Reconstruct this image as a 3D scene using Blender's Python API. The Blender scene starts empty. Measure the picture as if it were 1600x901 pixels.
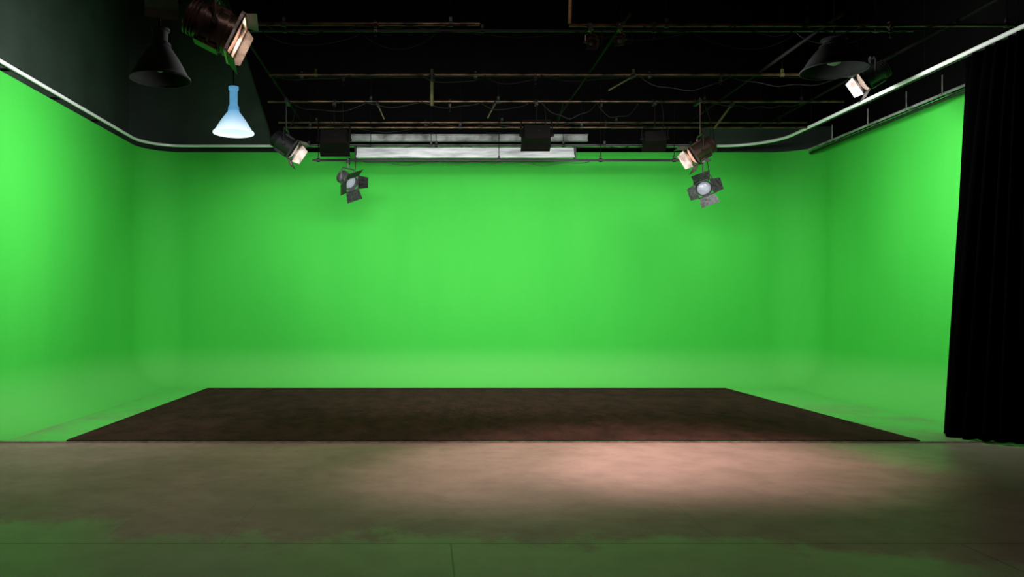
import bpy, math, random
from mathutils import Vector, Matrix
random.seed(4)
scene = bpy.context.scene
COL = scene.collection
scene.view_settings.view_transform = 'Standard'
scene.view_settings.look = 'None'
scene.view_settings.exposure = 0.0

# ------------------------------------------------------------------ helpers
class MB:
    def __init__(s, M=None):
        s.v = []; s.f = []; s.M = M or Matrix.Identity(4)
    def _add(s, vs, fs, M=None):
        o = len(s.v)
        T = s.M @ M if M is not None else s.M
        s.v += [T @ Vector(p) for p in vs]
        s.f += [tuple(i + o for i in f) for f in fs]
    def box(s, c, size, R=None):
        x, y, z = [a / 2 for a in size]
        vs = [(-x,-y,-z),(x,-y,-z),(x,y,-z),(-x,y,-z),(-x,-y,z),(x,-y,z),(x,y,z),(-x,y,z)]
        fs = [(0,3,2,1),(4,5,6,7),(0,1,5,4),(1,2,6,5),(2,3,7,6),(3,0,4,7)]
        M = Matrix.Translation(Vector(c))
        if R is not None: M = M @ R.to_4x4()
        s._add(vs, fs, M); return s
    def cyl(s, p0, p1, r, seg=14, r2=None):
        p0 = Vector(p0); p1 = Vector(p1); d = p1 - p0
        q = d.to_track_quat('Z', 'Y'); L = d.length
        return s.lathe([(0, 0), (r, 0), (r if r2 is None else r2, L), (0, L)], seg,
                       Matrix.Translation(p0) @ q.to_matrix().to_4x4())
    def lathe(s, prof, seg=32, M=None):
        vs = []; fs = []; idx = []
        for r, z in prof:
            if r < 1e-6:
                idx.append([len(vs)] * seg); vs.append((0, 0, z))
            else:
                idx.append(list(range(len(vs), len(vs) + seg)))
                for k in range(seg):
                    a = 2 * math.pi * k / seg
                    vs.append((r * math.cos(a), r * math.sin(a), z))
        for i in range(len(prof) - 1):
            A, B = idx[i], idx[i + 1]
            for k in range(seg):
                k2 = (k + 1) % seg
                q = []
                for t in (A[k], A[k2], B[k2], B[k]):
                    if t not in q: q.append(t)
                if len(q) > 2: fs.append(tuple(q))
        s._add(vs, fs, M); return s
    def plate(s, pts, th):
        pts = [Vector(p) for p in pts]
        n = (pts[1] - pts[0]).cross(pts[2] - pts[0]).normalized() * th / 2
        k = len(pts)
        vs = [p - n for p in pts] + [p + n for p in pts]
        fs = [tuple(reversed(range(k))), tuple(range(k, 2 * k))]
        fs += [(i, (i + 1) % k, k + (i + 1) % k, k + i) for i in range(k)]
        s._add(vs, fs); return s
    def tube(s, path, r, seg=8):
        P = [Vector(p) for p in path]; vs = []; fs = []
        prev = None
        for i, p in enumerate(P):
            d = (P[min(i + 1, len(P) - 1)] - P[max(i - 1, 0)]).normalized()
            if prev is None:
                u = d.orthogonal().normalized()
            else:
                u = (prev - d * prev.dot(d)).normalized()
            prev = u; w = d.cross(u)
            for k in range(seg):
                a = 2 * math.pi * k / seg
                vs.append(p + u * r * math.cos(a) + w * r * math.sin(a))
        for i in range(len(P) - 1):
            for k in range(seg):
                k2 = (k + 1) % seg
                fs.append((i*seg+k, i*seg+k2, (i+1)*seg+k2, (i+1)*seg+k))
        fs.append(tuple(reversed(range(seg)))); n = (len(P) - 1) * seg
        fs.append(tuple(range(n, n + seg)))
        s._add(vs, fs); return s
    def build(s, name, mat, parent=None, smooth=35, bevel=0, loc=None, recalc=True):
        me = bpy.data.meshes.new(name)
        vs = s.v
        if loc is not None: vs = [v - Vector(loc) for v in vs]
        me.from_pydata([tuple(v) for v in vs], [], s.f)
        me.update()
        if recalc:
            import bmesh
            bm = bmesh.new(); bm.from_mesh(me)
            bmesh.ops.recalc_face_normals(bm, faces=bm.faces)
            bm.to_mesh(me); bm.free()
        if smooth:
            for p in me.polygons: p.use_smooth = True
            me.set_sharp_from_angle(angle=math.radians(smooth))
        me.materials.append(mat)
        ob = bpy.data.objects.new(name, me)
        COL.objects.link(ob)
        if loc is not None: ob.location = loc
        if parent is not None: ob.parent = parent
        if bevel:
            b = ob.modifiers.new('bevel', 'BEVEL'); b.width = bevel; b.segments = 2; b.limit_method = 'ANGLE'
        return ob

def meta(ob, label=None, cat=None, group=None, kind=None):
    if label: ob["label"] = label
    if cat: ob["category"] = cat
    if group: ob["group"] = group
    if kind: ob["kind"] = kind
    return ob

def empty(name, loc):
    e = bpy.data.objects.new(name, None); e.empty_display_size = 0.1
    e.location = loc; COL.objects.link(e); return e

# ------------------------------------------------------------------ materials
def new_mat(name):
    m = bpy.data.materials.new(name); m.use_nodes = True
    nt = m.node_tree; b = nt.nodes['Principled BSDF']
    return m, nt, b
def N(nt, t, **kw):
    n = nt.nodes.new(t)
    for k, v in kw.items(): setattr(n, k, v)
    return n
def math_node(nt, op, a, b=None, c=None, clamp=False):
    n = N(nt, 'ShaderNodeMath', operation=op); n.use_clamp = clamp
    for i, v in enumerate((a, b, c)):
        if v is None: continue
        if isinstance(v, (int, float)): n.inputs[i].default_value = v
        else: nt.links.new(v, n.inputs[i])
    return n.outputs[0]
def mixc(nt, fac, a, b, blend='MIX'):
    n = N(nt, 'ShaderNodeMix', data_type='RGBA', blend_type=blend)
    for i, v in ((0, fac), (6, a), (7, b)):
        if isinstance(v, (int, float)): n.inputs[i].default_value = v
        elif isinstance(v, tuple): n.inputs[i].default_value = (*v[:3], 1)
        else: nt.links.new(v, n.inputs[i])
    return n.outputs[2]
def noise(nt, scale, detail=4, rough=0.55, stretch=None):
    tc = N(nt, 'ShaderNodeTexCoord'); n = N(nt, 'ShaderNodeTexNoise')
    n.inputs['Scale'].default_value = scale; n.inputs['Detail'].default_value = detail
    n.inputs['Roughness'].default_value = rough
    if stretch:
        mp = N(nt, 'ShaderNodeMapping'); mp.inputs['Scale'].default_value = stretch
        nt.links.new(tc.outputs['Object'], mp.inputs[0]); nt.links.new(mp.outputs[0], n.inputs[0])
    else: nt.links.new(tc.outputs['Object'], n.inputs[0])
    return n.outputs[0]
def ramp(nt, v, lo, hi, smooth=False):
    n = N(nt, 'ShaderNodeMapRange'); n.inputs[1].default_value = lo; n.inputs[2].default_value = hi
    if smooth: n.interpolation_type = 'SMOOTHSTEP'
    nt.links.new(v, n.inputs[0]); return n.outputs[0]
def bump(nt, b, v, strength, dist=0.01):
    n = N(nt, 'ShaderNodeBump'); n.inputs['Strength'].default_value = strength
    n.inputs['Distance'].default_value = dist
    nt.links.new(v, n.inputs['Height']); nt.links.new(n.outputs[0], b.inputs['Normal'])

def simple(name, c1, c2=None, rough=0.5, metal=0.0, scale=8, emis=None, estr=0, stretch=None, bmp=0, spec=None):
    m, nt, b = new_mat(name)
    c2 = c2 or tuple(x * 0.7 for x in c1)
    nz = noise(nt, scale, stretch=stretch)
    nt.links.new(mixc(nt, ramp(nt, nz, 0.35, 0.65), c1, c2), b.inputs['Base Color'])
    b.inputs['Roughness'].default_value = rough; b.inputs['Metallic'].default_value = metal
    if spec is not None: b.inputs['Specular IOR Level'].default_value = spec
    if emis:
        b.inputs['Emission Color'].default_value = (*emis, 1); b.inputs['Emission Strength'].default_value = estr
    if bmp: bump(nt, b, nz, bmp)
    return m

def green_paint():
    m, nt, b = new_mat('green_chroma_paint')
    tc = N(nt, 'ShaderNodeTexCoord'); sp = N(nt, 'ShaderNodeSeparateXYZ')
    nt.links.new(tc.outputs['Object'], sp.inputs[0])
    nz = noise(nt, 1.4, 3, 0.5, (1, 1, 0.25))
    c = mixc(nt, ramp(nt, nz, 0.3, 0.7), (0.049, 0.510, 0.053), (0.058, 0.535, 0.060))
    fine = noise(nt, 7, 4, 0.6, (1, 1, 0.2))
    c = mixc(nt, math_node(nt, 'MULTIPLY', ramp(nt, fine, 0.45, 0.75), 0.16), c, (0.042, 0.44, 0.050))
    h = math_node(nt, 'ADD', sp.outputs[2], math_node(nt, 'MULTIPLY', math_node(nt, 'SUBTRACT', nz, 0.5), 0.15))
    c = mixc(nt, ramp(nt, h, 0.85, 0.25, True), c, (0.105, 0.51, 0.090))  # paler low down: the brighter light on the up-facing cove, put into the colour
    nt.links.new(c, b.inputs['Base Color'])
    b.inputs['Roughness'].default_value = 0.75
    b.inputs['Specular IOR Level'].default_value = 0.2
    return m
def green_floor():
    m, nt, b = new_mat('green_floor_paint')
    tc = N(nt, 'ShaderNodeTexCoord'); sp = N(nt, 'ShaderNodeSeparateXYZ')
    nt.links.new(tc.outputs['Object'], sp.inputs[0])
    nz = noise(nt, 1.1, 6, 0.65)
    near = ramp(nt, sp.outputs[1], 13.6, 9.5)
    w = math_node(nt, 'MULTIPLY', ramp(nt, nz, 0.42, 0.62), near, clamp=True)
    c = mixc(nt, math_node(nt, 'MULTIPLY', w, 0.8), (0.107, 0.51, 0.092), (0.18, 0.26, 0.115))  # clean green paler than the wall, with the floor's stronger light in it
    sc = noise(nt, 3, 6, 0.7, (0.4, 2.5, 1))
    c = mixc(nt, math_node(nt, 'MULTIPLY', ramp(nt, sc, 0.55, 0.7), 0.3), c, (0.20, 0.42, 0.18))
    nt.links.new(c, b.inputs['Base Color'])
    b.inputs['Roughness'].default_value = 0.5
    return m
def concrete():
    m, nt, b = new_mat('sealed_concrete')
    tc = N(nt, 'ShaderNodeTexCoord'); sp = N(nt, 'ShaderNodeSeparateXYZ')
    nt.links.new(tc.outputs['Object'], sp.inputs[0]); X, Y = sp.outputs[0], sp.outputs[1]
    big = noise(nt, 0.9, 5, 0.6); mid = noise(nt, 4, 6, 0.65); fine = noise(nt, 40, 3)
    c = mixc(nt, ramp(nt, big, 0.35, 0.65), (0.29, 0.190, 0.172), (0.210, 0.137, 0.123))
    c = mixc(nt, math_node(nt, 'MULTIPLY', ramp(nt, mid, 0.45, 0.7), 0.45), c, (0.15, 0.10, 0.088))
    jag = math_node(nt, 'MULTIPLY', math_node(nt, 'SUBTRACT', noise(nt, 1.6, 8, 0.75, (1, 0.8, 1)), 0.5), 1.9)
    left = math_node(nt, 'MULTIPLY', math_node(nt, 'LESS_THAN', X, -2.1), 0.42)
    right = math_node(nt, 'MULTIPLY', math_node(nt, 'MAXIMUM', math_node(nt, 'SUBTRACT', X, 2.0), 0.0), 0.45)
    edge = math_node(nt, 'SUBTRACT', math_node(nt, 'ADD', math_node(nt, 'ADD', jag, left), 5.05), right)
    mask = ramp(nt, math_node(nt, 'SUBTRACT', edge, Y), -0.04, 0.16)
    far = math_node(nt, 'MULTIPLY', ramp(nt, math_node(nt, 'ADD', math_node(nt, 'ADD', X, jag), math_node(nt, 'MULTIPLY', Y, 0.25)), 6.1, 6.7), 0.9)
    mask = math_node(nt, 'MAXIMUM', mask, far)
    c = mixc(nt, mask, c, mixc(nt, 0.4, c, (0.20, 0.34, 0.15)))
    def seam(v, p, w=0.010): return math_node(nt, 'LESS_THAN', math_node(nt, 'ABSOLUTE', math_node(nt, 'SUBTRACT', v, p)), w)
    farhalf = math_node(nt, 'GREATER_THAN', Y, 4.89); nearhalf = math_node(nt, 'LESS_THAN', Y, 4.89)
    s = seam(Y, 4.89, 0.008)
    for p in (-1.3, 1.9): s = math_node(nt, 'MAXIMUM', s, math_node(nt, 'MULTIPLY', math_node(nt, 'MULTIPLY', math_node(nt, 'MULTIPLY', seam(X, p, 0.004), farhalf), math_node(nt, 'LESS_THAN', Y, 5.9)), 0.5))
    for p in (-3.1, 0.16, 3.4): s = math_node(nt, 'MAXIMUM', s, math_node(nt, 'MULTIPLY', seam(X, p, 0.006), nearhalf))
    c = mixc(nt, math_node(nt, 'MULTIPLY', s, 0.5), c, (0.02, 0.02, 0.015))
    nt.links.new(c, b.inputs['Base Color'])
    r = math_node(nt, 'SUBTRACT', math_node(nt, 'ADD', 0.42, math_node(nt, 'MULTIPLY', mid, 0.2)), math_node(nt, 'MULTIPLY', mask, 0.12))
    nt.links.new(r, b.inputs['Roughness'])
    b.inputs['Specular IOR Level'].default_value = 0.22
    bump(nt, b, fine, 0.08)
    return m
def carpet_mat():
    m, nt, b = new_mat('brown_carpet')
    a = noise(nt, 2.2, 8, 0.75, (1.5, 0.75, 1)); f = noise(nt, 120, 2); g = noise(nt, 9, 6, 0.8, (1.5, .7, 1))
    c = mixc(nt, ramp(nt, a, 0.40, 0.60), (0.024, 0.011, 0.010), (0.052, 0.023, 0.019))
    c = mixc(nt, math_node(nt, 'MULTIPLY', ramp(nt, g, 0.5, 0.7), 0.6), c, (0.074, 0.033, 0.027))
    c = mixc(nt, math_node(nt, 'MULTIPLY', f, 0.5), c, (0.016, 0.008, 0.007))
    nt.links.new(c, b.inputs['Base Color']); b.inputs['Roughness'].default_value = 0.95
    b.inputs['Specular IOR Level'].default_value = 0.05
    bump(nt, b, f, 0.5)
    return m
def glow_shade(z0, z1):
    m, nt, b = new_mat('glowing_acrylic_shade')
    tc = N(nt, 'ShaderNodeTexCoord'); sp = N(nt, 'ShaderNodeSeparateXYZ')
    nt.links.new(tc.outputs['Object'], sp.inputs[0])
    t = ramp(nt, sp.outputs[2], z0, z1)
    c = mixc(nt, math_node(nt, 'POWER', t, .6), (0.80, 0.95, 1.0), (0.12, 0.36, 0.62))
    nt.links.new(c, b.inputs['Emission Color']); b.inputs['Emission Strength'].default_value = 0.85
    nt.links.new(c, b.inputs['Base Color']); b.inputs['Roughness'].default_value = 0.3
    return m

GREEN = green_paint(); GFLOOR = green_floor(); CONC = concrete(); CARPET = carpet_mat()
DARKWALL = simple('dark_painted_wall', (0.060, 0.090, 0.067), (0.048, 0.070, 0.054), 0.85, scale=1.5, spec=.2)
CEIL = simple('black_ceiling', (0.003, 0.003, 0.003), (0.002, 0.002, 0.002), 0.9, scale=2, spec=.1)
BLACKM = simple('black_metal', (0.008, 0.008, 0.008), rough=0.5, metal=0.0)
BROWNM = simple('dark_bronze_metal', (0.11, 0.065, 0.05), (0.03, 0.019, 0.016), 0.3, 0.6, scale=5)
BOXM = simple('black_box_metal', (0.005, 0.003, 0.003), (0.003, 0.0025, 0.0025), 0.7, spec=.08)
GREYM = simple('grey_metal', (0.12, 0.12, 0.12), rough=0.45, metal=0.5)
MESHM = simple('worn_grey_black_metal', (0.05, 0.055, 0.05), (0.008, 0.008, 0.008), 0.5, 0.4, scale=25)
PIPE = simple('black_pipe_warm_glints', (0.18, 0.09, 0.055), (0.003, 0.003, 0.003), 0.3, 0.7, scale=3.2)  # reddish patches paint warm highlights onto black pipe
WARMPIPE = simple('warm_tinted_pipe', (0.45, 0.20, 0.09), (0.20, 0.08, 0.04), 0.5, 0.0, scale=5)  # orange tint carries the warm light falling on the pipe
OLIVE = simple('yellowed_zinc', (0.11, 0.10, 0.035), (0.04, 0.05, 0.02), 0.45, 0.3)
WHITEM = simple('white_enamel', (0.98, 0.98, 0.98), (0.95, 0.95, 0.95), 0.25, scale=4, spec=.8)
PANELM = simple('weathered_white_panel', (0.78, 0.79, 0.79), (0.38, 0.40, 0.41), 0.5, scale=2.5, stretch=(.7, 1, 6))
GREYRAIL = simple('galvanised_rail', (0.45, 0.47, 0.45), (0.10, 0.11, 0.10), 0.4, 0.3, scale=3)
REFL = simple('bare_aluminium', (0.85, 0.76, 0.70), (0.35, 0.28, 0.25), 0.4, 0.2, scale=9)
WARM = simple('warm_lit_lens', (1, .8, .65), rough=0.3, emis=(1.0, 0.74, 0.58), estr=20)
COOLLENS = simple('frosted_lens', (0.25, 0.26, 0.28), (0.1, 0.1, 0.12), rough=0.25, emis=(0.8, 0.9, 1.0), estr=0.28)  # faint emission stands in for small highlights on the glass
CLOTH = simple('black_velvet', (0.0012, 0.0012, 0.0012), (0.0008, 0.0008, 0.0008), 1.0, scale=3, spec=.01)
DOME = simple('dark_enamel_shade', (0.008, 0.009, 0.008), (0.005, 0.006, 0.005), 0.85, spec=.08)
ACRYL = glow_shade(-3.95, -3.60)
NECKM = simple('glowing_blue_neck', (0.2, 0.4, 0.6), rough=0.3, emis=(0.08, 0.28, 0.52), estr=0.8)
ACRYLHOT = simple('hot_acrylic', (0.9, 0.95, 1), rough=0.3, emis=(0.75, 0.93, 1.0), estr=2.5)
BULBOFF = simple('unlit_bulb', (0.05, 0.05, 0.05), rough=0.3)
RUBBER = simple('cable_rubber', (0.010, 0.007, 0.006), (0.004, 0.003, 0.003), 0.6, spec=.2)

# ------------------------------------------------------------------ room shell
XL, XR, YB, Y0 = -5.42, 7.42, 14.93, 8.54
RC, R, Z0, HT = 0.76, 0.74, 0.016, 4.52
CZ = 8.2
b = MB(); b.box((1.1, 5.8, -0.1), (15.2, 20.2, 0.2)); meta(b.build('floor', CONC, smooth=0), 'bare sealed grey-brown concrete slab with joints', kind='structure')
b = MB(); b.box((-6.1, 5.8, CZ/2), (0.2, 20.2, CZ)); meta(b.build('wall_left', DARKWALL, smooth=0), 'dark painted building wall above the green wall', kind='structure')
b = MB(); b.box((8.3, 5.8, CZ/2), (0.2, 20.2, CZ)); meta(b.build('wall_right', CEIL, smooth=0), 'black painted building wall above the green wall', kind='structure')
b = MB(); b.box((1.1, 15.6, CZ/2), (14.2, 0.2, CZ)); meta(b.build('wall_back', DARKWALL, smooth=0), 'dark painted building wall above the green wall', kind='structure')
b = MB(); b.box((1.1, -4.2, CZ/2), (14.2, 0.2, CZ)); meta(b.build('wall_front', CEIL, smooth=0), 'dark painted building wall', kind='structure')
b = MB(); b.box((1.1, 5.8, CZ + .1), (15.2, 20.2, 0.2))
for i in range(14): b.box((1.1, -3 + i * 1.4, CZ - .12), (14.2, 0.12, 0.25))
meta(b.build('ceiling', CEIL, smooth=0), 'black painted ceiling with joists', kind='structure')
b = MB(); b.plate([(-2.95, 15.44, 4.5), (5.5, 15.44, 4.5), (5.5, 15.44, 8.15), (-4.1, 15.44, 8.15)], .08); meta(b.build('trim_2', CEIL, smooth=0), 'added black panel that keeps the upper wall dark', kind='structure')  # black sheet added so the unlit upper centre stays dark
b = MB(); b.box((6.85, 15.44, 6.65), (2.7, 0.08, 3.0)); meta(b.build('trim_3', CEIL, smooth=0), 'added black panel that keeps the upper wall dark', kind='structure')

def plan():
    pts = []
    n = 10
    for i in range(n): pts.append((XL, Y0 + (YB - RC - Y0) * i / n, 1, 0))
    K = 20
    c = (XL + RC, YB - RC)
    for i in range(K + 1):
        a = math.pi - (math.pi / 2) * i / K
        pts.append((c[0] + RC * math.cos(a), c[1] + RC * math.sin(a), -math.cos(a), -math.sin(a)))
    m1 = n + K // 2
    for i in range(1, 16):
        pts.append((XL + RC + (XR - XL - 2 * RC) * i / 16, YB, 0, -1))
    c = (XR - RC, YB - RC); s = len(pts)
    for i in range(K + 1):
        a = math.pi / 2 - (math.pi / 2) * i / K
        pts.append((c[0] + RC * math.cos(a), c[1] + RC * math.sin(a), -math.cos(a), -math.sin(a)))
    m2 = s + K // 2
    for i in range(1, n + 1): pts.append((XR, YB - RC + (Y0 - YB + RC) * i / n, -1, 0))
    return pts, m1, m2
PL, M1, M2 = plan()
prof = [(-0.14, 0.0), (-0.14, HT), (0, HT)] + [(0, HT - (HT - R - Z0) * i / 8) for i in range(1, 8)]
K = 16
prof += [(R * (1 - math.cos(t * math.pi / 2 / K)), Z0 + R * (1 - math.sin(t * math.pi / 2 / K))) for t in range(K + 1)]
def cyc(a, bb, name, lab):
    m = MB(); seg = PL[a:bb + 1]; vs = []; fs = []
    for (x, y, nx, ny) in seg:
        for (o, z) in prof: vs.append((x + nx * o, y + ny * o, z))
    w = len(prof)
    for i in range(len(seg) - 1):
        for j in range(w - 1):
            fs.append((i*w+j, i*w+j+1, (i+1)*w+j+1, (i+1)*w+j))
    m._add(vs, fs)
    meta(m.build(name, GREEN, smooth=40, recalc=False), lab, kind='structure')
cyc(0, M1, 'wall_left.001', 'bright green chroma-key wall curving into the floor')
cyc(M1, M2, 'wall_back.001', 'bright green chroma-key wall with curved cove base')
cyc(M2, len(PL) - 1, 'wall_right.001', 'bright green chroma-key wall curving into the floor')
m = MB()
inner = [(x + nx * R, y + ny * R) for x, y, nx, ny in PL]
k = len(inner)
vs = [(x, y, Z0) for x, y in inner] + [(x, y, 0.001) for x, y in inner]
m._add(vs, [tuple(range(k - 1, -1, -1)), tuple(range(k, 2 * k)), (0, k - 1, 2 * k - 1, k)])
meta(m.build('floor.001', GFLOOR, smooth=0), 'scuffed green painted studio floor', kind='structure')
m = MB(); m.box((0.9, Y0 - 0.006, 0.006), (11.4, 0.010, 0.010)); meta(m.build('trim_1', REFL, smooth=0), 'thin metal edge strip of the painted floor', kind='structure')

m = MB()
m.box((0, 0, 0.007), (9.5, 5.53, 0.014))
c = m.build('carpet', CARPET, smooth=0, bevel=0.005); c.location = (0.75, 11.31, Z0 + 0.001)
meta(c, 'large dark brown rectangular carpet on green floor', 'carpet')

# ------------------------------------------------------------------ curtain
def lerp(a, b, t): return a + (b - a) * t
def poly(P, t):
    L = [0]
    for i in range(len(P) - 1): L.append(L[-1] + (Vector(P[i+1]) - Vector(P[i])).length)
    d = t * L[-1]
    for i in range(len(P) - 1):
        if d <= L[i+1] or i == len(P) - 2:
            u = (d - L[i]) / (L[i+1] - L[i]); return Vector(P[i]).lerp(Vector(P[i+1]), u)
TOP = [(6.68, 9.50), (6.63, 9.1), (6.63, 8.5), (6.64, 6.2)]
BOT = [(6.34, 9.2), (6.04, 8.82), (6.12, 8.6), (6.45, 8.35), (6.66, 6.2)]
m = MB(); NU, NV = 300, 24; vs = []; fs = []
for j in range(NV + 1):
    v = j / NV; w = v ** 0.85
    for i in range(NU + 1):
        u = i / NU
        p = poly(TOP, u).lerp(poly(BOT, u), w)
        q = poly(TOP, min(u + .01, 1)).lerp(poly(BOT, min(u + .01, 1)), w); q0 = poly(TOP, max(u - .01, 0)).lerp(poly(BOT, max(u - .01, 0)), w)
        d = (q - q0).normalized(); nn = Vector((-d.y, d.x))
        a = (0.05 + 0.02 * v) * math.sin(u * 2 * math.pi * 19 + 0.8 * math.sin(u * 23) + 0.3 * math.sin(v * 4 + u * 9)) + 0.02 * math.sin(u * 61)
        p = p + nn * a
        vs.append((p.x, p.y, lerp(4.565, 0.024, v)))
for j in range(NV):
    for i in range(NU):
        a = j * (NU + 1) + i; fs.append((a, a + 1, a + NU + 2, a + NU + 1))
m._add(vs, fs)
cur = m.build('stage_curtain', CLOTH, smooth=80, recalc=False, loc=(6.4, 8.2, 0.03))
sd = cur.modifiers.new('solid', 'SOLIDIFY'); sd.thickness = 0.006
meta(cur, 'black floor-length pleated velvet curtain hanging from the white track', 'curtain')

# ------------------------------------------------------------------ curtain track
def rod(root, off, p, q, r=0.006, mat=None, name='hanger_rod'):
    return MB(off).cyl(p, q, r, 6).build(name, mat or CEIL, root)
def rounded(xl, xr, yb, y0l, y0r, rl, rr, z):
    P = [(xl, y0l, z), (xl, yb - rl - 1, z)]
    for i in range(15):
        a = math.pi - math.pi / 2 * i / 14
        P.append((xl + rl + rl * math.cos(a), yb - rl + rl * math.sin(a), z))
    P.append((1.0, yb, z))
    for i in range(15):
        a = math.pi / 2 - math.pi / 2 * i / 14
        P.append((xr - rr + rr * math.cos(a), yb - rr + rr * math.sin(a), z))
    P += [(xr, yb - rr - 1, z), (xr, y0r, z)]
    return P
TX = -5.38
P = rounded(TX, 6.63, 14.82, 8.3, 6.0, 0.75, 0.95, 4.62)
trk = empty('curtain_track', (0, 14.84, 4.62)); off = Matrix.Translation((0, -14.84, -4.62))
MB(off).tube(P, 0.027, 10).build('rail', WHITEM, trk)
P2 = [(x, y, 4.586) for x, y, z in rounded(TX - .015, 6.65, 14.86, 8.3, 6.0, 0.75, 0.95, 0)]
meta(MB(off).tube(P2, 0.009, 6).build('runner_channel', BLACKM, trk), 'black lower channel')
for y in (8.8, 10.2, 11.6, 13.0):
    MB(off).box((TX - .25, y, 4.66), (0.5, 0.04, 0.03)).build('wall_bracket', BLACKM, trk)
for y in (7.0, 8.6, 10.2, 11.8, 13.2): rod(trk, off, (6.63, y, 4.64), (6.63, y, CZ), 0.005)
for x in (-3, -1, 1, 3, 5): rod(trk, off, (x, 14.84, 4.64), (x, 14.84, CZ), 0.005)
meta(trk, 'slim white enamel curtain track running round the green walls', 'curtain track')

rl = empty('wall_rail', (7.2, 12.5, 4.46)); off = Matrix.Translation((-7.2, -12.5, -4.46))
MB(off).tube([(7.2, 9.3, 4.47), (7.2, 14.45, 4.47)], 0.020, 10).build('pipe', GREYRAIL, rl)
MB(off).tube([(7.24, 9.3, 4.41), (7.24, 14.45, 4.41)], 0.026, 8).build('lower_pipe', BLACKM, rl)
for y in (9.9, 10.7, 11.5, 12.5, 13.6):
    MB(off).cyl((7.2, y, 4.47), (7.2, y, 4.74), 0.009, 8).build('upright', GREYRAIL, rl)
    MB(off).box((7.3, y, 4.47), (0.26, 0.03, 0.02)).build('wall_bracket', GREYRAIL, rl)
meta(rl, 'grey galvanised pipe rail with short uprights along green wall top', 'rail')

# ------------------------------------------------------------------ grid pipes
ZP = 4.9
def grid_pipe(x0, x1, y, z, r=0.021, mat=PIPE, lab=None, hx=None, cm=None):
    root = empty('lighting_pipe', ((x0 + x1) / 2, y, z)); off = Matrix.Translation((-(x0 + x1) / 2, -y, -z))
    MB(off).tube([(x0, y, z), (x1, y, z)], r, 12).build('pipe', mat, root)
    for x in hx or [x0 + 0.5 + i * (x1 - x0 - 1) / 3 for i in range(4)]:
        rod(root, off, (x, y, z), (x, y, CZ))
        MB(off).cyl((x - 0.025, y, z), (x + 0.025, y, z), r + 0.012, 12).box((x, y, z + 0.05), (0.035, 0.03, 0.06)).build('pipe_clamp', cm or BLACKM, root)
    meta(root, lab or 'dark steel lighting pipe hung across the studio ceiling', 'pipe', 'ceiling lighting pipes')
    return root
grid_pipe(-2.9, 8.0, 7.8, ZP)
grid_pipe(-2.03, 0.65, 9.21, ZP, hx=[-1.7, 0.3])
grid_pipe(1.73, 7.4, 9.25, ZP, hx=[2.9, 4.6, 7.0])
grid_pipe(-2.28, 6.6, 11.2, ZP, hx=[-1.6, 0.09, 3.03, 5.2], cm=OLIVE)
grid_pipe(-2.6, 6.9, 12.67, ZP, hx=[-0.9, 1.2, 4.6, 6.2])
grid_pipe(-2.7, 7.0, 14.1, ZP, hx=[-2, 1.4, 3.5, 6.5])
grid_pipe(-2.4, 6.6, 10.4, 5.25, mat=BLACKM)
grid_pipe(-2.4, 6.6, 11.8, 5.05, mat=BOXM)
grid_pipe(-2.4, 6.6, 13.3, 4.62, r=.018, mat=PIPE, hx=[-2.0, 0.6, 2.7, 5.8])
grid_pipe(-2.7, 5.5, 14.5, 4.56, r=0.022, mat=GREYRAIL, lab='light grey steel pipe above the green back wall')
grid_pipe(-2.0, 5.05, 13.6, 4.11, r=0.022, mat=BLACKM, lab='black steel pipe hung in front of the green wall', hx=[-1.9, 1.3, 3.1, 4.4])
grid_pipe(-2.2, 5.2, 13.75, 4.40, r=0.011, mat=BLACKM, lab='thin black steel pipe crossing the white panel', hx=[-1.7, 0.1, 3.2, 5.1])
def long_pipe(p, q, mat=BOXM, lab='dark steel pipe running lengthwise over the grid', rods=True):
    p = Vector(p); q = Vector(q); o = (p + q) / 2
    root = empty('lighting_pipe', o); off = Matrix.Translation(-o)
    MB(off).tube([p, q], 0.022, 12).build('pipe', mat, root)
    if rods:
        for t in (.08, .92):
            a = p.lerp(q, t); rod(root, off, a, (a.x, a.y, CZ))
    meta(root, lab, 'pipe', 'ceiling lighting pipes')
for x in (-2.3, 6.4): long_pipe((x, 7.6, 4.95), (x, 14.3, 4.95))
for x in (2.4, 4.9): long_pipe((x, 9.0, 4.955), (x, 14.3, 4.955))
long_pipe((1.735, 9.25, 4.925), (1.82, 9.25, 8.15), WARMPIPE, 'upright pipe tinted orange for warm light, rising from a ceiling pipe', False)

def strut(p, q, r=0.013, mat=OLIVE):
    p = Vector(p); q = Vector(q); o = p
    root = empty('support_arm', o); off = Matrix.Translation(-o)
    MB(off).cyl(p, q, r, 10).build('tube', mat, root)
    d = (q - p).normalized()
    MB(off).cyl(p - d * 0.02, p + d * 0.06, r + 0.015, 10).build('end_clamp', BLACKM, root)
    meta(root, 'yellowed metal support arm clamped to a lighting pipe', 'support arm', 'support arms on the lighting pipes')
strut((0.09, 11.17, 4.87), (0.09, 11.17, 4.44), 0.026)
strut((3.03, 11.17, 4.87), (2.66, 11.17, 4.66))
strut((-0.8, 12.64, 4.87), (-0.68, 12.64, 4.60))
strut((1.15, 12.64, 4.87), (1.02, 12.64, 4.62))
strut((5.05, 12.64, 4.86), (4.75, 12.64, 4.45), 0.018)

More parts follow.
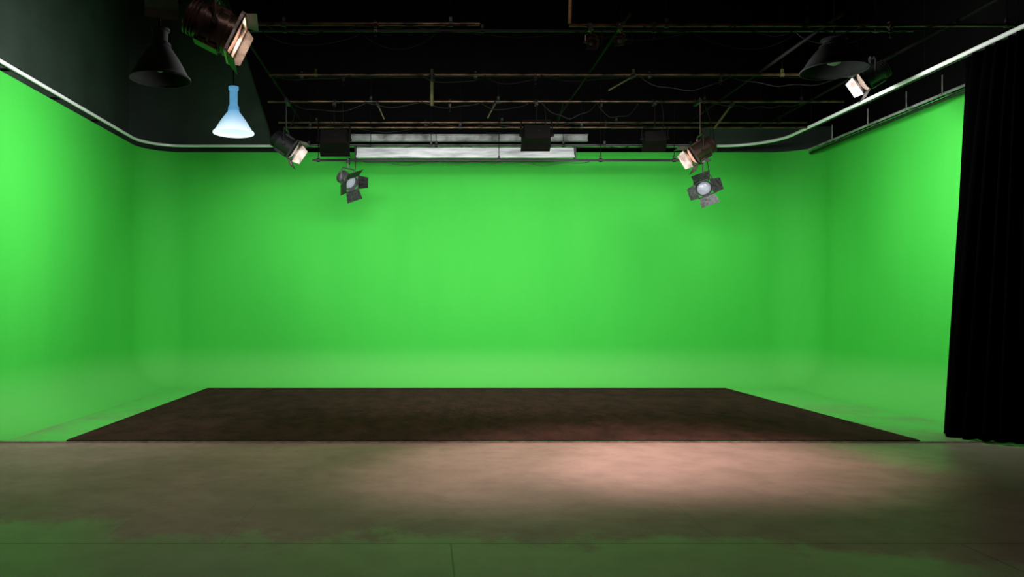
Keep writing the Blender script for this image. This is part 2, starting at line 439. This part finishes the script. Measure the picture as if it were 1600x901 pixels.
for (x, y) in ((2.75, 9.25), (-0.6, 9.21), (5.6, 9.25), (1.6, 11.2), (4.3, 11.2), (-1.2, 11.2), (0.4, 12.67), (2.9, 12.67), (3.3, 14.1), (0.0, 14.1)):
    root = empty('hook_clamp', (x, y, ZP)); k = random.uniform(.7, 1.5)
    MB().lathe([(.022, -.022), (.044, -.022), (.044, .022), (.022, .022), (.022, -.022)], 18, Matrix.Rotation(math.pi / 2, 4, 'Y')).box((0, 0, -.06), (.035, .03, .06)).build('hook', BROWNM, root)
    MB().cyl((0, 0, -.09), (0, 0, -.10 - .04 * k), .010, 8).lathe([(0, -.11 - .04 * k), (.022, -.11 - .04 * k), (.022, -.095 - .04 * k), (0, -.095 - .04 * k)], 6).build('bolt', BOXM, root)
    meta(root, 'empty metal hook clamp on a lighting pipe', 'clamp', 'hook clamps on the lighting pipes')

rs = empty('reflector_panel', (0.72, 13.95, 4.31)); off = Matrix.Translation((-0.72, -13.95, -4.31))
MB(off).box((0.72, 13.95, 4.31), (3.96, 0.05, 0.19), Matrix.Rotation(math.radians(-12), 3, 'X')).build('panel', PANELM, rs, bevel=.006)
for a in (-1.28, 2.7): MB(off).box((a + .01, 13.96, 4.31), (.04, .09, .22)).build('end_cap', BLACKM, rs)
for a in (-1.0, 2.0): rod(rs, off, (a, 13.97, 4.38), (a, 13.97, CZ))
meta(rs, 'long flat white panel hung above the green back wall', 'panel')
tb = empty('ceiling_beam', (0.8, 14.7, 4.75)); off = Matrix.Translation((-0.8, -14.7, -4.75))
m = MB(off); m.box((0.7, 14.7, 4.80), (4.8, 0.1, 0.02)); m.box((0.7, 14.7, 4.69), (4.8, 0.1, 0.02)); m.box((0.7, 14.7, 4.745), (4.8, 0.02, 0.11))
m.build('girder', GREYRAIL, tb)
for a in (-1.5, 2.9): rod(tb, off, (a, 14.7, 4.8), (a, 14.7, CZ))
meta(tb, 'grey steel beam over the green back wall', 'beam')

def droop(p, q, sag, wob=.02, r=.007, mat=RUBBER, loops=1):
    p = Vector(p); q = Vector(q); pts = []
    cuts = [0] + sorted((i + random.uniform(-.3, .3)) / loops for i in range(1, loops)) + [1]
    sg = [sag * random.uniform(.3, 1.4) for _ in range(loops)]
    for n in range(loops):
        for i in range(24):
            u = i / 24; t = lerp(cuts[n], cuts[n + 1], u)
            a = p.lerp(q, t); a.z -= sg[n] * (4 * u * (1 - u)) ** .8; a.z += wob * math.sin(t * 31 + p.x) * (4 * u * (1 - u)); a.y += wob * math.sin(t * 17 + q.x)
            pts.append(a)
    pts.append(q)
    c = MB().tube(pts, r, 6).build('power_cable', mat, loc=tuple(p))
    meta(c, 'thin black power cable drooping from a lighting pipe', 'cable', 'power cables on the ceiling grid')
droop((-1.1, 13.57, 4.08), (2.9, 13.57, 4.08), .09, r=.006, mat=BLACKM, loops=3)
droop((-2.2, 12.6, 4.87), (1.7, 12.6, 4.87), .13, loops=4)
droop((1.9, 12.6, 4.87), (3.5, 12.6, 4.87), .2, loops=2)
droop((4.6, 12.55, 4.87), (6.3, 12.55, 4.87), .25, loops=1)
droop((-2.2, 11.15, 4.87), (2.9, 11.15, 4.87), .09, loops=5)
droop((3.1, 11.15, 4.87), (6.1, 11.15, 4.87), .16, loops=2)
droop((2.6, 9.2, 4.87), (6.1, 9.2, 4.87), .10, loops=4)
droop((-1.9, 9.17, 4.87), (0.5, 9.17, 4.87), .08, loops=2)
droop((-2.5, 14.05, 4.87), (5.2, 14.05, 4.87), .10, loops=6)
droop((2.25, 12.6, 4.86), (2.3, 14.0, 4.86), .3, loops=1)
droop((-2.4, 14.4, 4.54), (5.2, 14.4, 4.54), .06, loops=7, mat=BLACKM)
droop((-2.2, 10.36, 5.22), (6.0, 10.36, 5.22), .16, loops=6)

# ------------------------------------------------------------------ fixtures
UP = Vector((0, 0, 1))
def head_matrix(h, d):
    x = UP.cross(d).normalized(); y = d.cross(x)
    return Matrix(((x.x, y.x, d.x, h.x), (x.y, y.y, d.y, h.y), (x.z, y.z, d.z, h.z), (0, 0, 0, 1)))
def mounting(root, h, x, halfw, s, mat, cabend):
    topz = 0.27 * s
    pl = h - x * halfw; pr = h + x * halfw
    P = [pl, pl + UP * (topz * .8), pl + UP * topz + x * 0.03, pr + UP * topz - x * 0.03, pr + UP * (topz * .8), pr]
    m = MB(); m.tube(P, 0.012 * s + 0.003, 6)
    m.build('yoke', mat, root)
    for a in (pl, pr): MB().cyl(a - x * 0.025, a + x * 0.025, 0.028 * s, 10).build('tilt_knob', mat, root)
    t = h + UP * topz
    if abs(t.z) > 0.06: MB().cyl(t, (t.x, t.y, 0.0), 0.012, 8).build('stem', mat, root)
    MB().cyl((t.x - .03, 0, 0), (t.x + .03, 0, 0), 0.036, 12).box((t.x, t.y * .5, -0.05), (0.05, abs(t.y) + 0.04, 0.05)).build('clamp', BLACKM, root)
    pts = []
    for i in range(12):
        u = i / 11; p = cabend.lerp(Vector((t.x + 0.12, 0, 0.03)), u) - UP * 0.14 * math.sin(u * math.pi) + Vector((0.08 * math.sin(u * 3.1), 0, 0)); pts.append(p)
    MB().tube(pts, 0.007, 6).build('cable', RUBBER, root)

def stage_light(pipe, head, d, s, label, lens=WARM, body=BLACKM, door=None, doors=(35, 35, 35, 35), dl=0.2, group='stage lights on the ceiling grid', roll=0, bright=(), frame=None, ribs=0):
    pipe = Vector(pipe); head = Vector(head); h = head - pipe
    d = Vector(d).normalized(); M = head_matrix(h, d)
    root = empty('stage_light', pipe)
    T = M @ Matrix.Scale(s, 4) @ Matrix.Rotation(math.radians(roll), 4, 'Z')
    m = MB(T)
    m.lathe([(0, -.27), (.07, -.27), (.10, -.25), (.125, -.22), (.135, -.16), (.15, -.14), (.15, .12), (.168, .12), (.168, .15), (.148, .15), (.146, .02), (0, 0.0)], 32)
    for z in (-.23, -.20, -.17): m.lathe([(.11, z), (.15, z), (.15, z + .010), (.11, z + .010)], 28)
    for i in range(ribs): m.lathe([(.145, -.11 + i * .09), (.168, -.11 + i * .09), (.168, -.09 + i * .09), (.145, -.09 + i * .09)], 28)
    m.box((0, .155, -0.02), (.10, .03, .16)); m.box((0, -.155, -0.02), (.14, .04, .2))
    m.build('housing', body, root, 30)
    m = MB(T)
    for sx, sy, wx, wy in ((0, .165, .35, .02), (0, -.165, .35, .02), (.165, 0, .02, .35), (-.165, 0, .02, .35)):
        m.box((sx, sy, .165), (wx, wy, .03))
    m.build('gel_frame', frame or body, root, 30)
    m = MB(T); m.lathe([(0, .125), (.04, .122), (.08, .112), (.12, .095), (.145, .075), (.145, .06), (0, .06)], 32)
    m.build('lens', lens, root)
    for i, a in enumerate(doors):
        a = math.radians(a); Rz = Matrix.Rotation(i * math.pi / 2, 4, 'Z')
        w1, w2 = (.165, .20 if i % 2 == 0 else .13)
        L = dl if i % 2 == 0 else dl * 0.9
        y0, z0 = .172, .18
        m = MB(T @ Rz)
        m.plate([(-w1, y0, z0), (w1, y0, z0), (w2, y0 + L * math.sin(a), z0 + L * math.cos(a)), (-w2, y0 + L * math.sin(a), z0 + L * math.cos(a))], 0.006)
        m.cyl((-.12, y0, z0), (.12, y0, z0), .009, 8)
        m.build('barn_door', door or (REFL if i in bright else BLACKM), root, 30)  # doors meant to look lit take pale metal, the rest black
    mounting(root, h, M.to_3x3().col[0].normalized(), .19 * s, s, body, h - d * .26 * s)
    meta(root, label, 'stage light', group)
    return root

def flood(pipe, head, target, s, label, body=BOXM):
    pipe = Vector(pipe); head = Vector(head); h = head - pipe
    d = (Vector(target) - head).normalized(); M = head_matrix(h, d); T = M @ Matrix.Scale(s, 4)
    root = empty('flood_light', pipe)
    m = MB(T)
    A = [(-.23, -.13, -.14), (.23, -.13, -.14), (.23, .13, -.14), (-.23, .13, -.14)]
    B = [(-.27, -.15, .10), (.27, -.15, .10), (.27, .15, .10), (-.27, .15, .10)]
    C = [(-.255, -.135, .10), (.255, -.135, .10), (.255, .135, .10), (-.255, .135, .10)]
    D = [(-.18, -.08, -.11), (.18, -.08, -.11), (.18, .08, -.11), (-.18, .08, -.11)]
    fs = [(3, 2, 1, 0)]
    for o in (0, 4, 8):
        for i in range(4): j = (i + 1) % 4; fs.append((o + i, o + j, o + 4 + j, o + 4 + i))
    fs.append((12, 13, 14, 15))
    m._add(A + B + C + D, fs)
    m.build('housing', body, root, 30)
    m = MB(T); m.plate([(-.24, -.125, .07), (.24, -.125, .07), (.24, .125, .07), (-.24, .125, .07)], .006); m.build('glass', COOLLENS, root)
    for sgn in (1, -1):
        m = MB(T); m.plate([(-.27, sgn * .15, .10), (.27, sgn * .15, .10), (.27, sgn * .20, .25), (-.27, sgn * .20, .25)], .006)
        m.build('barn_door', body, root, 30)
    mounting(root, h, M.to_3x3().col[0].normalized(), .285 * s, s, BOXM, h - d * .16 * s)
    meta(root, label, 'flood light', 'flood lights on the ceiling grid')

def pendant(x, y, zb, w, hgt, label, shade=DOME, neck=DOME, inner=None, ztop=CZ, cone=.6, nr=.28):
    root = empty('pendant_lamp', (x, y, ztop)); o = zb - ztop; r = w / 2
    hc = hgt * cone; prof = [(r * 1.02, o), (r * 1.02, o + .02)]
    for i in range(13):
        t = i / 12
        prof.append((lerp(r, r * nr, t ** .82) + r * .09 * math.sin(t * math.pi), o + .025 + (hc - .025) * t ** 1.12))
    m = MB(); m.lathe(prof, 40)
    sh = m.build('shade', shade, root, 50, recalc=False)
    sd = sh.modifiers.new('s', 'SOLIDIFY'); sd.thickness = .006
    z1 = o + hc; hn = hgt - hc
    MB().lathe([(r * nr * .8, z1 - .02), (r * nr * 1.12, z1), (r * nr * 1.05, z1 + hn * .15), (r * nr * .8, z1 + hn * .25), (r * nr * .8, z1 + hn * .8), (r * nr * 1.0, z1 + hn * .85), (r * nr, z1 + hn * .97), (0, z1 + hn)], 28).build('socket_housing', neck, root)
    MB().lathe([(0, o + hc * .2), (r * .2, o + hc * .3), (r * .24, o + hc * .5), (r * .18, o + hc * .8), (r * .1, z1)], 20).build('bulb', inner or BULBOFF, root)
    MB().cyl((0, 0, z1 + hn * .97), (0, 0, -.03), .010, 8).build('stem', CEIL, root)
    MB().lathe([(0, -.06), (.05, -.06), (.06, 0.0), (0, 0)], 16).build('ceiling_canopy', BLACKM, root)
    meta(root, label, 'pendant lamp', 'dome pendant lamps')
    return root
pendant(-3.11, 9.0, 4.17, .68, .60, 'dark enamel bell-shaped high-bay pendant lamp, switched off', cone=.66, nr=.32)
pendant(-3.0, 12.0, 4.22, .62, .74, 'glowing pale blue bell-shaped high-bay pendant lamp', shade=ACRYL, neck=NECKM, inner=ACRYLHOT, cone=.48, nr=.25)
pendant(5.32, 10.0, 4.58, .80, .42, 'wide dark enamel dome pendant lamp, switched off', cone=.78, nr=.4)

stage_light((-2.05, 7.8, ZP), (-2.12, 7.8, 4.33), (.88, .16, -.42), 1.25, 'large stage light with warm-lit open barn doors', body=BROWNM, doors=(20, 75, 25, 30), dl=.09, bright=(3,), frame=REFL, ribs=3)  # pale frame stands in for the brightly lit front opening
stage_light((-2.2, 12.67, ZP), (-2.25, 12.4, 4.12), (.80, -.04, -.55), .95, 'small black stage light with glowing warm barn doors', doors=(20, 60, 30, 30), dl=.15, bright=(3,))
stage_light((4.25, 12.67, ZP), (4.45, 12.45, 4.04), (-.80, .06, -.5), .95, 'small dark stage light with glowing warm barn doors', body=BROWNM, doors=(30, 30, 30, 60), dl=.15, bright=(1,))
stage_light((6.15, 10.5, ZP), (6.1, 10.5, 4.66), (-.80, .20, -.5), .85, 'black stage light with warm-lit barn doors beside a dome lamp', doors=(35, 30, 30, 60), dl=.15, bright=(1,))
stage_light((-1.35, 13.6, 4.11), (-1.36, 13.45, 3.72), (.6, -.55, -.5), .8, 'grey worn stage light with splayed mesh-like barn doors', lens=COOLLENS, body=GREYM, door=MESHM, doors=(60, 70, 65, 50), dl=.22, roll=25)
stage_light((4.88, 13.6, 4.11), (4.86, 13.45, 3.60), (-.15, -.9, -.25), .8, 'grey round stage light with splayed barn doors facing out', lens=COOLLENS, body=MESHM, door=MESHM, doors=(62, 70, 60, 66), dl=.22, roll=20)
stage_light((2.0, 9.25, ZP), (1.98, 9.2, 4.68), (.1, -.8, -.5), .36, 'small round bronze spotlight clamped under a grid pipe', lens=BULBOFF, body=BROWNM, dl=.05)
stage_light((2.33, 9.25, ZP), (2.33, 9.2, 4.70), (-.4, -.8, -.4), .30, 'small round bronze spotlight clamped under a grid pipe', lens=BULBOFF, body=BROWNM, dl=.05)

flood((-1.5, 12.67, ZP), (-1.5, 12.6, 4.25), (-1.5, 15, 3.6), .92, 'black box flood light aimed at green wall')
flood((1.82, 12.67, ZP), (1.82, 12.6, 4.33), (1.82, 15, 3.7), .9, 'black box flood light aimed at green wall')
flood((3.80, 12.67, ZP), (3.76, 12.6, 4.27), (4.1, 15, 3.6), .72, 'black box flood light aimed at green wall')
flood((-2.66, 7.8, ZP), (-2.66, 7.75, 4.62), (-3.6, 10, 3.6), .6, 'dim black box flood light above a dark pendant', body=BLACKM)

# ------------------------------------------------------------------ lights
def area(name, loc, target, sx, sy, power, color=(1, 1, 1), spread=180):
    L = bpy.data.lights.new(name, 'AREA'); L.shape = 'RECTANGLE'; L.size = sx; L.size_y = sy; L.energy = power; L.color = color
    L.spread = math.radians(spread)
    o = bpy.data.objects.new(name, L); COL.objects.link(o); o.location = loc
    o.rotation_euler = (Vector(target) - Vector(loc)).to_track_quat('-Z', 'Y').to_euler(); return o
def spot(name, loc, target, ang, power, color, blend=.5, rad=.08, sx=1, roll=0):
    L = bpy.data.lights.new(name, 'SPOT'); L.energy = power; L.color = color; L.spot_size = math.radians(ang); L.spot_blend = blend; L.shadow_soft_size = rad
    o = bpy.data.objects.new(name, L); COL.objects.link(o); o.location = loc; o.scale = (sx, 1, 1)
    M = (Vector(target) - Vector(loc)).to_track_quat('-Z', 'Y').to_matrix() @ Matrix.Rotation(math.radians(roll), 3, 'Z')
    o.rotation_euler = M.to_euler(); return o
area('wash_light', (-2.7, 12.6, 4.15), (-2.3, 15, 1.4), 1.2, .4, 23, spread=130)
area('wash_light', (0.15, 11.8, 4.15), (0.5, 15, 1.0), 2.2, .5, 16, spread=145)
area('wash_light', (2.9, 11.8, 4.15), (2.6, 15, 1.0), 1.2, .5, 16, spread=145)
area('wash_light', (5.3, 12.6, 4.15), (4.8, 15, 1.4), 1.2, .4, 23, spread=130)
area('wash_light', (1.1, 9.6, 3.9), (1.2, 15, 1.4), 6.4, .6, 188, spread=120)
area('wash_light', (-1.9, 9.7, 3.9), (-5.5, 10.0, 2.6), .4, 2.4, 130, spread=135)
area('wash_light', (4.0, 10.5, 3.9), (7.45, 10.4, 2.7), .4, 1.8, 110, spread=135)
area('added_fill', (0.5, 4.5, 7.4), (0.5, 4.6, 0), 2.5, 1.2, 85, color=(1, .82, .76))  # added lamp without a fixture, lifts the foreground floor
spot('key_spot', (1.9, 8.8, 4.7), (2.9, 7.5, 0), 38, 1350, (1, .72, .68), 1.0, .08, sx=1.4, roll=-8)
spot('key_spot', (1.0, 8.6, 4.7), (1.7, 7.95, 0), 46, 1250, (1, .74, .70), 1.0, .08, sx=1.7, roll=-8)
spot('fill_spot', (-3.0, 8.1, 4.1), (-2.2, 8.0, 0), 104, 175, (1, .78, .72), 1.0, .15)  # these fills are added to brighten the concrete and carpet
spot('fill_spot', (0.8, 9.7, 4.7), (0.9, 9.5, 0), 100, 270, (1, .74, .67), 1.0, .15)
spot('fill_spot', (3.8, 9.6, 4.5), (3.6, 9.6, 0), 90, 80, (1, .74, .67), 1.0, .15)

w = bpy.data.worlds.new('world'); scene.world = w; w.use_nodes = True
w.node_tree.nodes['Background'].inputs[0].default_value = (0.5, 0.55, 0.5, 1); w.node_tree.nodes['Background'].inputs[1].default_value = 0.01

cam = bpy.data.cameras.new('camera'); co = bpy.data.objects.new('camera', cam); COL.objects.link(co)
co.location = (0, 0, 1.5); co.rotation_euler = (math.pi / 2, 0, 0)
cam.sensor_width = 36; cam.lens = 27; cam.shift_x = 135 / 1600; cam.shift_y = 30 / 1600
scene.camera = co
